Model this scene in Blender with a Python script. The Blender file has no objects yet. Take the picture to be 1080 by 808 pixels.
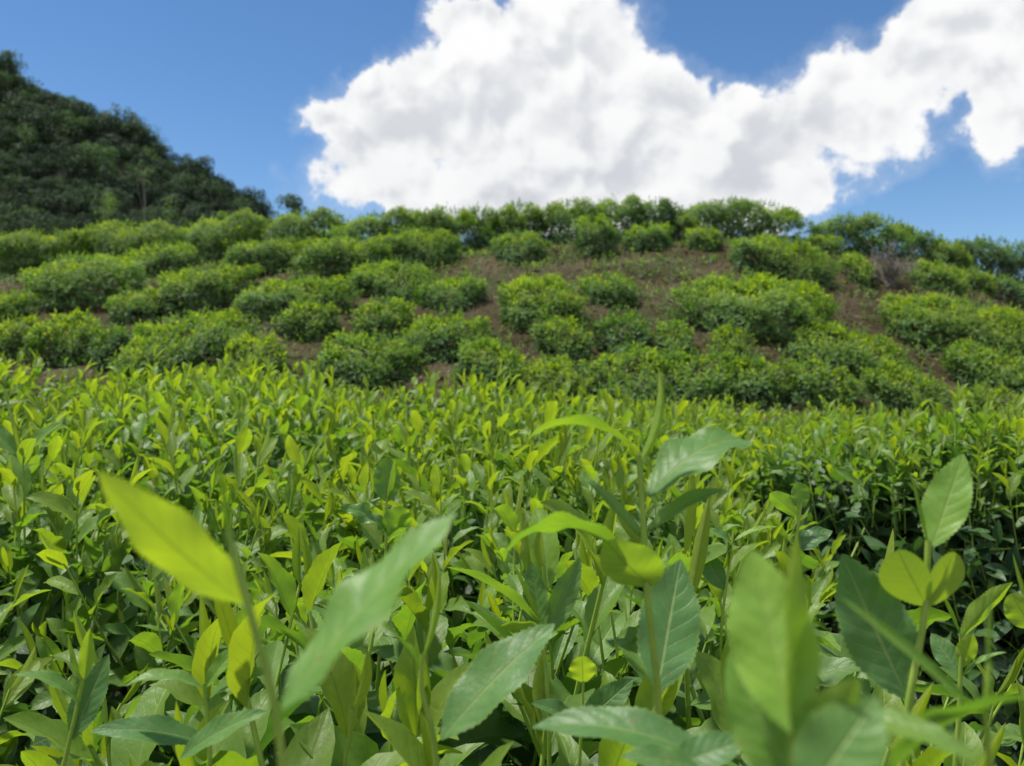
import bpy, math, random
import numpy as np

RS = np.random.default_rng(7)
random.seed(7)
C = bpy.context.scene.collection
F = 848.0            # focal length in photograph pixels (1080 wide)
ZC = 1.6             # camera height above the datum
PI = math.pi


def P(px, py, d):
    return np.array([(px - 540) / F * d, d, ZC + (404 - py) / F * d])


def unit(a):
    a = np.asarray(a, float)
    return a / (np.linalg.norm(a, axis=-1, keepdims=True) + 1e-12)


# ------------------------------------------------------------------ mesh builder
class MB:
    def __init__(self):
        self.v, self.q, self.uv, self.age, self.rnd, self.mi = [], [], [], [], [], []
        self.n = 0

    def add(self, v, q, uv=None, age=0.5, rnd=0.5, mi=0):
        v = np.asarray(v, np.float32); q = np.asarray(q, np.int64)
        n = len(v)
        self.v.append(v); self.q.append(q + self.n)
        self.uv.append(np.zeros((n, 2), np.float32) if uv is None else np.asarray(uv, np.float32))
        self.age.append(np.broadcast_to(np.asarray(age, np.float32), (n,)))
        self.rnd.append(np.broadcast_to(np.asarray(rnd, np.float32), (n,)))
        self.mi.append(np.broadcast_to(np.asarray(mi, np.int32), (len(q),)))
        self.n += n

    def arrays(self):
        return (np.concatenate(self.v), np.concatenate(self.q), np.concatenate(self.uv),
                np.concatenate(self.age), np.concatenate(self.rnd), np.concatenate(self.mi))

    def mesh(self, name, mats, smooth=True):
        v, q, uv, age, rnd, mi = self.arrays()
        me = bpy.data.meshes.new(name)
        nq = len(q)
        me.vertices.add(len(v)); me.vertices.foreach_set('co', v.astype(np.float32).ravel())
        me.loops.add(nq * 4); me.loops.foreach_set('vertex_index', q.astype(np.int32).ravel())
        me.polygons.add(nq)
        me.polygons.foreach_set('loop_start', np.arange(0, nq * 4, 4, dtype=np.int32))
        me.polygons.foreach_set('loop_total', np.full(nq, 4, np.int32))
        me.polygons.foreach_set('material_index', mi.astype(np.int32))
        me.polygons.foreach_set('use_smooth', np.full(nq, smooth, bool))
        me.update(calc_edges=True)
        l = me.uv_layers.new(name='UVMap')
        l.data.foreach_set('uv', uv[q.ravel()].astype(np.float32).ravel())
        for nm, arr in (('age', age), ('rnd', rnd)):
            a = me.attributes.new(nm, 'FLOAT', 'POINT'); a.data.foreach_set('value', arr.astype(np.float32))
        for m in mats: me.materials.append(m)
        return me


def link(name, me, parent=None, loc=None):
    o = bpy.data.objects.new(name, me); C.objects.link(o)
    if parent is not None: o.parent = parent
    if loc is not None: o.location = [float(a) for a in loc]
    return o


def thing(name, label, cat, loc=(0, 0, 0), group=None):
    o = bpy.data.objects.new(name, None); C.objects.link(o)
    o.location = [float(a) for a in loc]; o.empty_display_size = 0.05
    o['label'] = label; o['category'] = cat
    if group: o['group'] = group
    return o


# ------------------------------------------------------------------ leaf shapes
def make_leaf(L=0.07, W=0.026, nu=12, nv=4, fold=0.3, bend=-0.6, twist=0.0, ruffle=0.0, serr=0.0, bul=0.0, peak=0.95, ph=0.0, tipcurl=0.0, wpow=0.8, asym=0.0):
    u = np.linspace(0, 1, nu + 1)
    f = np.sin(PI * np.clip(u, 0, 1) ** peak) ** wpow * (1 - 0.12 * u)
    f = np.maximum(f, 0.0)
    f[0] = 0.07; f[-1] = 0.015
    f = np.maximum(f, 0.06 * (1 - u))
    w = 0.5 * W * f
    th = bend * u ** 1.25 + tipcurl * np.clip((u - .6) / .4, 0, 1) ** 2
    c = np.zeros((nu + 1, 2)); dl = L / nu
    mid = 0.5 * (th[1:] + th[:-1])
    c[1:, 0] = np.cumsum(np.cos(mid)) * dl
    c[1:, 1] = np.cumsum(np.sin(mid)) * dl
    v = np.linspace(-1, 1, nv + 1)
    U, V = np.meshgrid(u, v, indexing='ij')
    edge = np.abs(V) > 0.999
    wt = w[:, None] * np.ones_like(V)
    if serr:
        tooth = np.where(np.arange(nu + 1) % 2 == 0, 1.0, -0.6)[:, None]
        wt = wt + np.where(edge, serr * W * tooth * (f[:, None] > .25), 0)
    a = np.abs(V)
    if asym: wt = wt * np.where(V * asym > 0, 1 - abs(asym), 1.0)
    X = V * wt * math.cos(fold)
    H = a ** 1.25 * wt * math.sin(fold)
    H = H + ruffle * W * np.sin(2 * PI * 2.6 * U + ph + 1.3 * np.sign(V)) * V * V * f[:, None]
    if bul:
        phs = (U - 0.16 * a - 0.06 * a * a) * 8
        H = H + bul * W * np.cos(2 * PI * phs) * np.clip(a * (1 - a) * 4, 0, 1) * f[:, None]
    tw = twist * U
    X2 = X * np.cos(tw) - H * np.sin(tw); H2 = X * np.sin(tw) + H * np.cos(tw)
    ct, st = np.cos(th)[:, None], np.sin(th)[:, None]
    co = np.stack([X2, c[:, 0][:, None] - H2 * st, c[:, 1][:, None] + H2 * ct], -1).reshape(-1, 3)
    uv = np.stack([U, V * 0.5 + 0.5], -1).reshape(-1, 2)
    i, j = np.meshgrid(np.arange(nu), np.arange(nv), indexing='ij')
    b = (i * (nv + 1) + j).ravel()
    q = np.stack([b, b + 1, b + nv + 2, b + nv + 1], -1)
    return co, q, uv, np.array([0, c[-1, 0], c[-1, 1]])


def frame(d, n):
    y = unit(d); z = np.asarray(n, float); z = unit(z - np.dot(z, y) * y); x = np.cross(y, z)
    return np.stack([x, y, z], 1)


def put_leaf(mb, base, d, n, age=.3, rnd=.5, mi=0, **k):
    co, q, uv, tip = make_leaf(**k)
    M = frame(d, n)
    mb.add(co @ M.T + np.asarray(base), q, uv, age, rnd, mi)


def leaf_chord(mb, B, T, n, wr=0.36, age=.3, rnd=.5, mi=0, **k):
    """a leaf whose base and tip are given points"""
    B = np.asarray(B, float); T = np.asarray(T, float)
    L0 = np.linalg.norm(T - B)
    co, q, uv, tip = make_leaf(L=1.0, W=wr, **k)
    s = L0 / np.linalg.norm(tip)
    e2 = tip / np.linalg.norm(tip); e1 = np.array([1., 0, 0]); e3 = np.cross(e1, e2)
    loc = np.stack([co @ e1, co @ e2, co @ e3], -1) * s
    M = frame(T - B, n)
    mb.add(loc @ M.T + B, q, uv, age, rnd, mi)


def tube(mb, pts, r0, r1, sides=6, age=.4, rnd=.5, mi=1):
    pts = np.asarray(pts, float); n = len(pts)
    t = unit(np.gradient(pts, axis=0))
    ref = np.array([0.31, 0.85, 0.2]); 
    if abs(np.dot(unit(ref), t[0])) > .9: ref = np.array([1., 0, .1])
    a = unit(np.cross(t, ref)); b = np.cross(t, a)
    r = np.linspace(r0, r1, n)[:, None, None]
    ang = np.linspace(0, 2 * PI, sides, endpoint=False)
    ring = np.cos(ang)[None, :, None] * a[:, None] + np.sin(ang)[None, :, None] * b[:, None]
    co = (pts[:, None] + r * ring).reshape(-1, 3)
    i, j = np.meshgrid(np.arange(n - 1), np.arange(sides), indexing='ij')
    j2 = (j + 1) % sides
    q = np.stack([i * sides + j, i * sides + j2, (i + 1) * sides + j2, (i + 1) * sides + j], -1).reshape(-1, 4)
    uv = np.stack(np.meshgrid(np.linspace(0, 1, n), np.full(sides, .5), indexing='ij'), -1).reshape(-1, 2)
    mb.add(co, q, uv, age, rnd, mi)


def smooth_path(pts, n=14):
    pts = np.asarray(pts, float)
    if len(pts) == 2: return pts[0] + (pts[1] - pts[0]) * np.linspace(0, 1, n)[:, None]
    s = np.r_[0, np.cumsum(np.linalg.norm(np.diff(pts, axis=0), axis=1))]
    m = np.gradient(pts, s, axis=0)
    out = []
    for x in np.linspace(0, s[-1], n):
        i = min(np.searchsorted(s, x, 'right') - 1, len(s) - 2); h = s[i + 1] - s[i]; t = (x - s[i]) / h
        out.append((2*t**3-3*t*t+1)*pts[i] + (t**3-2*t*t+t)*h*m[i] + (-2*t**3+3*t*t)*pts[i+1] + (t**3-t*t)*h*m[i+1])
    return np.array(out)


def batch(mb, tmpl, pos, M, scale, age_add, rnd):
    """many copies of one template (arrays of an MB) merged into one mesh"""
    v, q, uv, age, rn, mi = tmpl
    n = len(pos)
    V = np.einsum('nij,vj->nvi', M, v) * scale[:, None, None] + pos[:, None]
    Q = (q[None] + (np.arange(n) * len(v))[:, None, None])
    mb.add(V.reshape(-1, 3), Q.reshape(-1, 4), np.tile(uv, (n, 1)),
           np.clip(age[None] + age_add[:, None], 0, 1.2).ravel(), np.clip(rn[None] * .4 + rnd[:, None] * .6, 0, 1).ravel(), np.tile(mi, n))


def frames(d, n):
    y = unit(d); z = unit(n - (n * y).sum(-1, keepdims=True) * y); x = np.cross(y, z)
    return np.stack([x, y, z], -1)


def up_frames(up, spin):
    """template +Z goes along up, spun about it"""
    z = unit(up); r = np.stack([np.cos(spin), np.sin(spin), np.zeros_like(spin)], -1)
    x = unit(r - (r * z).sum(-1, keepdims=True) * z); y = np.cross(z, x)
    return np.stack([x, y, z], -1)


# ------------------------------------------------------------------ materials
def mat(name):
    m = bpy.data.materials.new(name); m.use_nodes = True
    nt = m.node_tree; nt.nodes.clear()
    return m, nt


class NT:
    def __init__(s, nt): s.nt = nt

    def n(s, t, **k):
        x = s.nt.nodes.new(t)
        for a, b in k.items(): setattr(x, a, b)
        return x

    def sock(s, node, i, v):
        if v is None: return
        if isinstance(v, bpy.types.NodeSocket): s.nt.links.new(v, node.inputs[i])
        else: node.inputs[i].default_value = v

    def m(s, op, a, b=None, c=None, clamp=False):
        x = s.n('ShaderNodeMath', operation=op); x.use_clamp = clamp
        s.sock(x, 0, a); s.sock(x, 1, b); s.sock(x, 2, c)
        return x.outputs[0]

    def mr(s, v, a, b, c=0.0, d=1.0, smooth=True):
        x = s.n('ShaderNodeMapRange'); x.interpolation_type = 'SMOOTHSTEP' if smooth else 'LINEAR'
        for i, q in enumerate((v, a, b, c, d)): s.sock(x, i, q)
        return x.outputs[0]

    def mix(s, f, a, b, mode='MIX'):
        x = s.n('ShaderNodeMix', data_type='RGBA', blend_type=mode)
        s.sock(x, 0, f); s.sock(x, 6, a); s.sock(x, 7, b)
        return x.outputs[2]

    def ramp(s, v, stops):
        x = s.n('ShaderNodeValToRGB'); s.sock(x, 0, v)
        e = x.color_ramp.elements
        while len(e) < len(stops): e.new(0.5)
        for el, (p, c) in zip(e, stops): el.position = p; el.color = (*c, 1)
        return x.outputs[0]

    def noise(s, vec, scale, detail=3, rough=.5, dist=0.0):
        x = s.n('ShaderNodeTexNoise'); s.sock(x, 'Vector', vec)
        x.inputs['Scale'].default_value = scale; x.inputs['Detail'].default_value = detail
        x.inputs['Roughness'].default_value = rough; x.inputs['Distortion'].default_value = dist
        return x.outputs[0]


def leaf_material(name, detailed=True, dull=0.0, spec=.5):
    m, nt = mat(name); N = NT(nt)
    age = N.n('ShaderNodeAttribute', attribute_name='age').outputs['Fac']
    rnd = N.n('ShaderNodeAttribute', attribute_name='rnd').outputs['Fac']
    orn = N.n('ShaderNodeObjectInfo').outputs['Random']
    geo = N.n('ShaderNodeNewGeometry')
    r = N.m('ADD', N.m('MULTIPLY', rnd, .7), N.m('MULTIPLY', orn, .3))
    ag = N.m('ADD', age, N.m('MULTIPLY', N.m('SUBTRACT', N.m('MINIMUM', r, 1), .5), .22))
    pos = geo.outputs['Position']
    nz = N.noise(pos, 60 if detailed else 9, 3)
    ag = N.m('ADD', ag, N.m('MULTIPLY', N.m('SUBTRACT', nz, .5), .25))
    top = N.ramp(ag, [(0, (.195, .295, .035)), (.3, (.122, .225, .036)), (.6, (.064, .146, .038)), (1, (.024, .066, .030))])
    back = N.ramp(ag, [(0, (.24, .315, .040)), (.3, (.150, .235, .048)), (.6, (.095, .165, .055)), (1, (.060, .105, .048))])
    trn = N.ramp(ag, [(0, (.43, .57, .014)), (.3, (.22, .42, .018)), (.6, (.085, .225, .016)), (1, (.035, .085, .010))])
    uvn = N.n('ShaderNodeUVMap', uv_map='UVMap'); sep = N.n('ShaderNodeSeparateXYZ')
    nt.links.new(uvn.outputs[0], sep.inputs[0])
    u, v = sep.outputs[0], sep.outputs[1]
    s = N.m('MULTIPLY', N.m('ABSOLUTE', N.m('SUBTRACT', v, .5)), 2)
    mid = N.mr(s, .0, .085, 1, 0)
    pb = N.n('ShaderNodeBsdfPrincipled')
    if detailed:
        wob = N.m('MULTIPLY', N.m('SUBTRACT', N.noise(pos, 45, 2), .5), .05)
        phs = N.m('MULTIPLY', N.m('ADD', N.m('SUBTRACT', u, N.m('ADD', N.m('MULTIPLY', s, .16), N.m('MULTIPLY', N.m('MULTIPLY', s, s), .06))), wob), 8.0)
        fr = N.m('ABSOLUTE', N.m('SUBTRACT', N.m('FRACT', phs), .5))
        vein = N.m('MULTIPLY', N.mr(fr, .0, .07, 1, 0), N.mr(s, .75, 1.0, 1, 0))
        allv = N.m('MAXIMUM', mid, N.m('MULTIPLY', vein, .45))
        top = N.mix(N.m('MULTIPLY', allv, .62), top, N.mix(.65, top, (.30, .36, .11, 1)))
        edge = N.mr(s, .93, 1.0, 0, 1)
        top = N.mix(N.m('MULTIPLY', edge, .45), top, (.23, .31, .06, 1))
        # fine areoles and small blemishes of the blade
        vo = N.n('ShaderNodeTexVoronoi', feature='F1'); nt.links.new(pos, vo.inputs['Vector']); vo.inputs['Scale'].default_value = 800
        spot = N.m('MULTIPLY', N.mr(N.noise(pos, 190, 3, .6), .62, .70), .5)
        top = N.mix(spot, top, (.12, .085, .025, 1))
        hgt = N.m('ADD', N.m('ADD', N.m('MULTIPLY', N.m('SUBTRACT', 1, allv), .8), N.m('MULTIPLY', N.m('COSINE', N.m('MULTIPLY', phs, 6.283)), .08)),
                  N.m('ADD', N.m('MULTIPLY', vo.outputs[0], .10), N.m('MULTIPLY', N.noise(pos, 150, 3), 1.3)))
        bp = N.n('ShaderNodeBump'); bp.inputs['Strength'].default_value = .5; bp.inputs['Distance'].default_value = .001
        nt.links.new(hgt, bp.inputs['Height'])
        nt.links.new(bp.outputs[0], pb.inputs['Normal'])
        trn = N.mix(N.m('ADD', N.m('MULTIPLY', mid, .6), N.m('MULTIPLY', vein, .3)), trn, (.10, .17, .01, 1))
    else:
        top = N.mix(N.m('MULTIPLY', mid, .35), top, (.2, .28, .07, 1))
    col = N.mix(geo.outputs['Backfacing'], top, back)
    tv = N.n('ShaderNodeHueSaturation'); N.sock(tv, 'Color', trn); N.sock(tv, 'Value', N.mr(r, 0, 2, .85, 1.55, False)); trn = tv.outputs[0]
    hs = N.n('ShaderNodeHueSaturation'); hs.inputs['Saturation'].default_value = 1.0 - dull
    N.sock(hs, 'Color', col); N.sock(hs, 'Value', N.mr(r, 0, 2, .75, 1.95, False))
    nt.links.new(hs.outputs[0], pb.inputs['Base Color'])
    rough = N.m('ADD', N.mr(geo.outputs['Backfacing'], 0, 1, .41 if detailed else .52, .65, False), N.m('MULTIPLY', nz, .14))
    nt.links.new(rough, pb.inputs['Roughness'])
    pb.inputs['Specular IOR Level'].default_value = spec
    tr = N.n('ShaderNodeBsdfTranslucent'); nt.links.new(trn, tr.inputs[0])
    mx = N.n('ShaderNodeMixShader'); mx.inputs[0].default_value = .42
    N.sock(mx, 0, N.mr(ag, 0, 1, .52, .22, False))
    nt.links.new(pb.outputs[0], mx.inputs[1]); nt.links.new(tr.outputs[0], mx.inputs[2])
    out = N.n('ShaderNodeOutputMaterial'); nt.links.new(mx.outputs[0], out.inputs[0])
    return m


def plain(name, stops, scale, rough=.8, bump=.3, bdist=.002, detail=4, rndmix=0.0):
    m, nt = mat(name); N = NT(nt)
    geo = N.n('ShaderNodeNewGeometry'); pos = geo.outputs['Position']
    nz = N.noise(pos, scale, detail, .6)
    if rndmix:
        rnd = N.n('ShaderNodeAttribute', attribute_name='rnd').outputs['Fac']
        nz = N.m('ADD', N.m('MULTIPLY', nz, 1 - rndmix), N.m('MULTIPLY', rnd, rndmix))
    pb = N.n('ShaderNodeBsdfPrincipled')
    nt.links.new(N.ramp(nz, stops), pb.inputs['Base Color']); pb.inputs['Roughness'].default_value = rough
    bp = N.n('ShaderNodeBump'); bp.inputs['Strength'].default_value = bump; bp.inputs['Distance'].default_value = bdist
    nt.links.new(N.noise(pos, scale * 3, 4, .65), bp.inputs['Height']); nt.links.new(bp.outputs[0], pb.inputs['Normal'])
    out = N.n('ShaderNodeOutputMaterial'); nt.links.new(pb.outputs[0], out.inputs[0])
    return m


LEAF = leaf_material('tea_leaf_fine', True, .0)
LEAF_FAR = leaf_material('tea_leaf', False, .10, .35)
STEM = plain('green_stem', [(.3, (.19, .31, .035)), (.7, (.30, .42, .06))], 40, .5, .2, .0006)
WOOD = plain('tea_wood', [(.25, (.06, .045, .033)), (.55, (.14, .115, .09)), (.8, (.25, .225, .19))], 30, .85, .5, .003)
SOIL = None


def soil_material():
    m, nt = mat('hillside_soil'); N = NT(nt)
    geo = N.n('ShaderNodeNewGeometry'); pos = geo.outputs['Position']
    big = N.noise(pos, .9, 4, .6); midn = N.noise(pos, 5, 5, .65); fine = N.noise(pos, 34, 5, .7)
    a = N.ramp(midn, [(.3, (.016, .012, .005)), (.5, (.040, .029, .012)), (.7, (.078, .060, .027))])
    b = N.ramp(fine, [(.3, (.016, .012, .005)), (.6, (.075, .058, .026))])
    col = N.mix(.5, a, b)
    moss = N.ramp(fine, [(.3, (.022, .034, .009)), (.7, (.065, .08, .02))])
    col = N.mix(N.m('MULTIPLY', N.mr(big, .48, .62), .75), col, moss)
    straw = N.ramp(fine, [(.3, (.05, .042, .02)), (.7, (.13, .105, .058))])
    col = N.mix(N.m('MULTIPLY', N.mr(N.noise(pos, 1.7, 3), .46, .62), .75), col, straw)
    pb = N.n('ShaderNodeBsdfPrincipled'); nt.links.new(col, pb.inputs['Base Color']); pb.inputs['Roughness'].default_value = .95
    pb.inputs['Specular IOR Level'].default_value = .2
    bp = N.n('ShaderNodeBump'); bp.inputs['Strength'].default_value = .9; bp.inputs['Distance'].default_value = .04
    nt.links.new(N.m('ADD', midn, N.m('MULTIPLY', fine, .5)), bp.inputs['Height']); nt.links.new(bp.outputs[0], pb.inputs['Normal'])
    out = N.n('ShaderNodeOutputMaterial'); nt.links.new(pb.outputs[0], out.inputs[0])
    return m


SOIL = soil_material()
STRAW = plain('dry_straw', [(.15, (.030, .021, .010)), (.5, (.085, .066, .030)), (.85, (.19, .155, .082))], 3, .9, .1, .001, rndmix=.8)
FOREST = leaf_material('forest_leaf', False, .42, .12)

# ------------------------------------------------------------------ terrain
GY = [-400, -30, -6, 0, 1, 2, 3.5, 4.5, 5.3, 6.2, 7.5, 9, 10.3, 11.5, 13, 16, 25, 60, 140, 400, 4000]
GZ = [-9, -3, -1.5, -1.22, -1.14, -1.02, -.84, -.62, -.18, .25, .78, 1.34, 1.72, 1.92, 1.96, 1.7, .2, -8, -14, -20, -30]


def _sp(x, xs, ys):
    xs = np.array(xs, float); ys = np.array(ys, float); m = np.gradient(ys, xs)
    i = np.clip(np.searchsorted(xs, x, 'right') - 1, 0, len(xs) - 2)
    h = xs[i + 1] - xs[i]; t = np.clip((x - xs[i]) / h, 0, 1)
    return (2*t**3-3*t*t+1)*ys[i] + (t**3-2*t*t+t)*h*m[i] + (-2*t**3+3*t*t)*ys[i+1] + (t**3-t*t)*h*m[i+1]


def ground(x, y):
    x = np.asarray(x, float); y = np.asarray(y, float)
    g = _sp(y, GY, GZ)
    w = np.clip((y - 3.5) / 5.5, 0, 1); w = w * w * (3 - 2 * w)
    far = np.clip((30 - y) / 15, 0, 1)
    ang = np.clip(x / np.maximum(y, 3.0), -1.2, 1.2)
    fall = _sp(ang, [-1.3, -.62, -.4, -.15, .05, .2, .36, .5, .62, 1.3], [-.75, -.40, -.26, -.10, -.01, .04, -.06, -.26, -.52, -1.6])
    g = g + w * far * fall * np.clip(y, 0, 14) / 10.5
    g = g - .06 * x * np.clip(1 - w, 0, 1) * np.clip((6 - np.abs(x)) / 4, 0, 1)
    rough = .035 * np.sin(2.3 * x + 1.1 * y) * np.sin(1.7 * y - .6 * x + 2) + .02 * np.sin(6.1 * x - 2.2 * y + 1) * np.sin(5.3 * y + 1.9 * x)
    # cut terraces on the bank
    return ZC + g + rough + w * far * .03 * np.sin(2 * PI * (y - .15 * x) / 1.15)


def axis(lo, hi, a, b, step, growth=1.35):
    pts = list(np.arange(a, b + 1e-6, step)); s = step
    while pts[-1] < hi: s *= growth; pts.append(pts[-1] + s)
    s = step; left = []
    cur = a
    while cur > lo: s *= growth; cur -= s; left.append(cur)
    return np.array(left[::-1] + pts)


xs = axis(-4000, 4000, -10, 10, .11); ys = axis(-400, 4000, -1, 17, .11)
X, Y = np.meshgrid(xs, ys, indexing='ij')
Z = ground(X, Y) + .012 * RS.standard_normal(X.shape) * (np.abs(X) < 10) * (Y > -1) * (Y < 17)
mb = MB()
i, j = np.meshgrid(np.arange(len(xs) - 1), np.arange(len(ys) - 1), indexing='ij')
b = (i * len(ys) + j).ravel()
mb.add(np.stack([X, Y, Z], -1).reshape(-1, 3), np.stack([b, b + len(ys), b + len(ys) + 1, b + 1], -1))
g = link('ground', mb.mesh('ground', [SOIL])); g['kind'] = 'structure'


# ------------------------------------------------------------------ shoot templates
def shoot_template(seed, lod):
    r = random.Random(seed); mb = MB()
    nu, nv, se, bu = ((22, 8, .018, .007), (9, 4, 0, 0), (5, 2, 0, 0))[lod]
    h = r.uniform(.09, .15); lean = (r.uniform(-.02, .02), r.uniform(-.02, .02))
    path = smooth_path([(0, 0, -.06), (lean[0] * .3, lean[1] * .3, h * .4), (lean[0], lean[1], h)], (8, 5, 3)[lod])
    tube(mb, path, .0016, .0009, (6, 4, 3)[lod], .3, .5, 1)
    nl = r.choice([4, 5, 5, 6]); a0 = r.uniform(0, 6.28)
    for k in range(nl):
        t = (k + .6) / nl
        az = a0 + k * 2.4 + r.uniform(-.3, .3)
        p = path[0] + 0; idx = min(int((.35 + .62 * t) * (len(path) - 1)), len(path) - 1)
        p = np.array([lean[0] * t * t, lean[1] * t * t, h * (.02 + .96 * t)])
        el = math.radians(r.uniform(8, 38) + (14 if lod else 0) + 42 * t ** 1.6)
        d = (math.cos(az) * math.cos(el), math.sin(az) * math.cos(el), math.sin(el))
        n = (-math.cos(az) * math.sin(el), -math.sin(az) * math.sin(el), math.cos(el))
        L = (.074 - .034 * t) * r.uniform(.8, 1.2)
        put_leaf(mb, p, d, n, age=(.66, .52, .48)[lod] - .52 * t + r.uniform(-.06, .06), rnd=r.random(), L=L, W=L * r.uniform(.36, .48), nu=nu, nv=nv,
                 fold=r.uniform(.12, .4) + .22 * t, bend=r.uniform(-1.6 if lod == 0 else -1.1, -.15) * (1.1 - .5 * t), twist=r.uniform(-.7, .7),
                 ruffle=r.uniform(.03, .12), serr=se, bul=bu, ph=r.uniform(0, 6), tipcurl=r.uniform(-.7, .2))
    top = np.array([lean[0], lean[1], h])
    az = r.uniform(0, 6.28)
    put_leaf(mb, top - (0, 0, .002), (lean[0] * 3 + .12 * math.cos(az), lean[1] * 3 + .12 * math.sin(az), 1), (math.cos(az), math.sin(az), .1),
             age=r.uniform(-.02, .1), rnd=r.random(), L=r.uniform(.022, .042), W=.010, nu=max(6, nu // 2), nv=max(2, nv // 2), fold=.95, bend=r.uniform(-.3, .3))
    return mb


def sprig_template(seed, lod, n=6, L0=.056):
    """a twig end of mature leaves"""
    r = random.Random(seed); mb = MB()
    nu, nv = ((14, 6), (6, 2), (3, 2))[lod]
    a0 = r.uniform(0, 6.28)
    for k in range(n):
        t = k / (n - 1)
        az = a0 + k * 2.4 + r.uniform(-.4, .4); el = math.radians(r.uniform(-12, 25) + 45 * t)
        d = (math.cos(az) * math.cos(el), math.sin(az) * math.cos(el), math.sin(el)); nn = (-math.cos(az) * math.sin(el), -math.sin(az) * math.sin(el), math.cos(el))
        L = L0 * r.uniform(.75, 1.25) * (1.15 - .35 * t)
        put_leaf(mb, (0, 0, -.05 + .08 * t), d, nn, age=.25 - .35 * t, rnd=r.random(), L=L, W=L * r.uniform(.36, .46), nu=nu, nv=nv,
                 fold=r.uniform(.1, .4), bend=r.uniform(-1, -.1), twist=r.uniform(-.4, .4), ruffle=.05 if lod < 2 else 0, ph=r.uniform(0, 6),
                 bul=.008 if lod == 0 else 0)
    if lod < 2:
        tube(mb, smooth_path([(0, 0, -.12), (.004, .003, 0), (0, 0, .035)], 4), .0018, .001, 4, .6, .5, 1)
    return mb


SHOOT_MB = {l: [shoot_template(100 * l + s, l) for s in range((16, 14, 12)[l])] for l in (0, 1, 2)}
SHOOT_ME = {l: [m.mesh('shoot', [LEAF if l < 2 else LEAF_FAR, STEM]) for m in SHOOT_MB[l]] for l in (0, 1, 2)}
SHOOT_ARR = {l: [m.arrays() for m in SHOOT_MB[l]] for l in (0, 1, 2)}
SPRIG = {l: [sprig_template(500 + 10 * l + s, l).arrays() for s in range(8)] for l in (0, 1, 2)}

# ------------------------------------------------------------------ front tea bushes (plucking table)
CY = [-.6, .3, .7, 1.1, 2, 3.2, 4.2, 5]
CZ = [-.52, -.46, -.41, -.365, -.275, -.195, -.17, -.14]


def canopy(x, y):
    return ZC + _sp(np.clip(y, -.6, 5), CY, CZ) - .035 * np.asarray(x)


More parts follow.
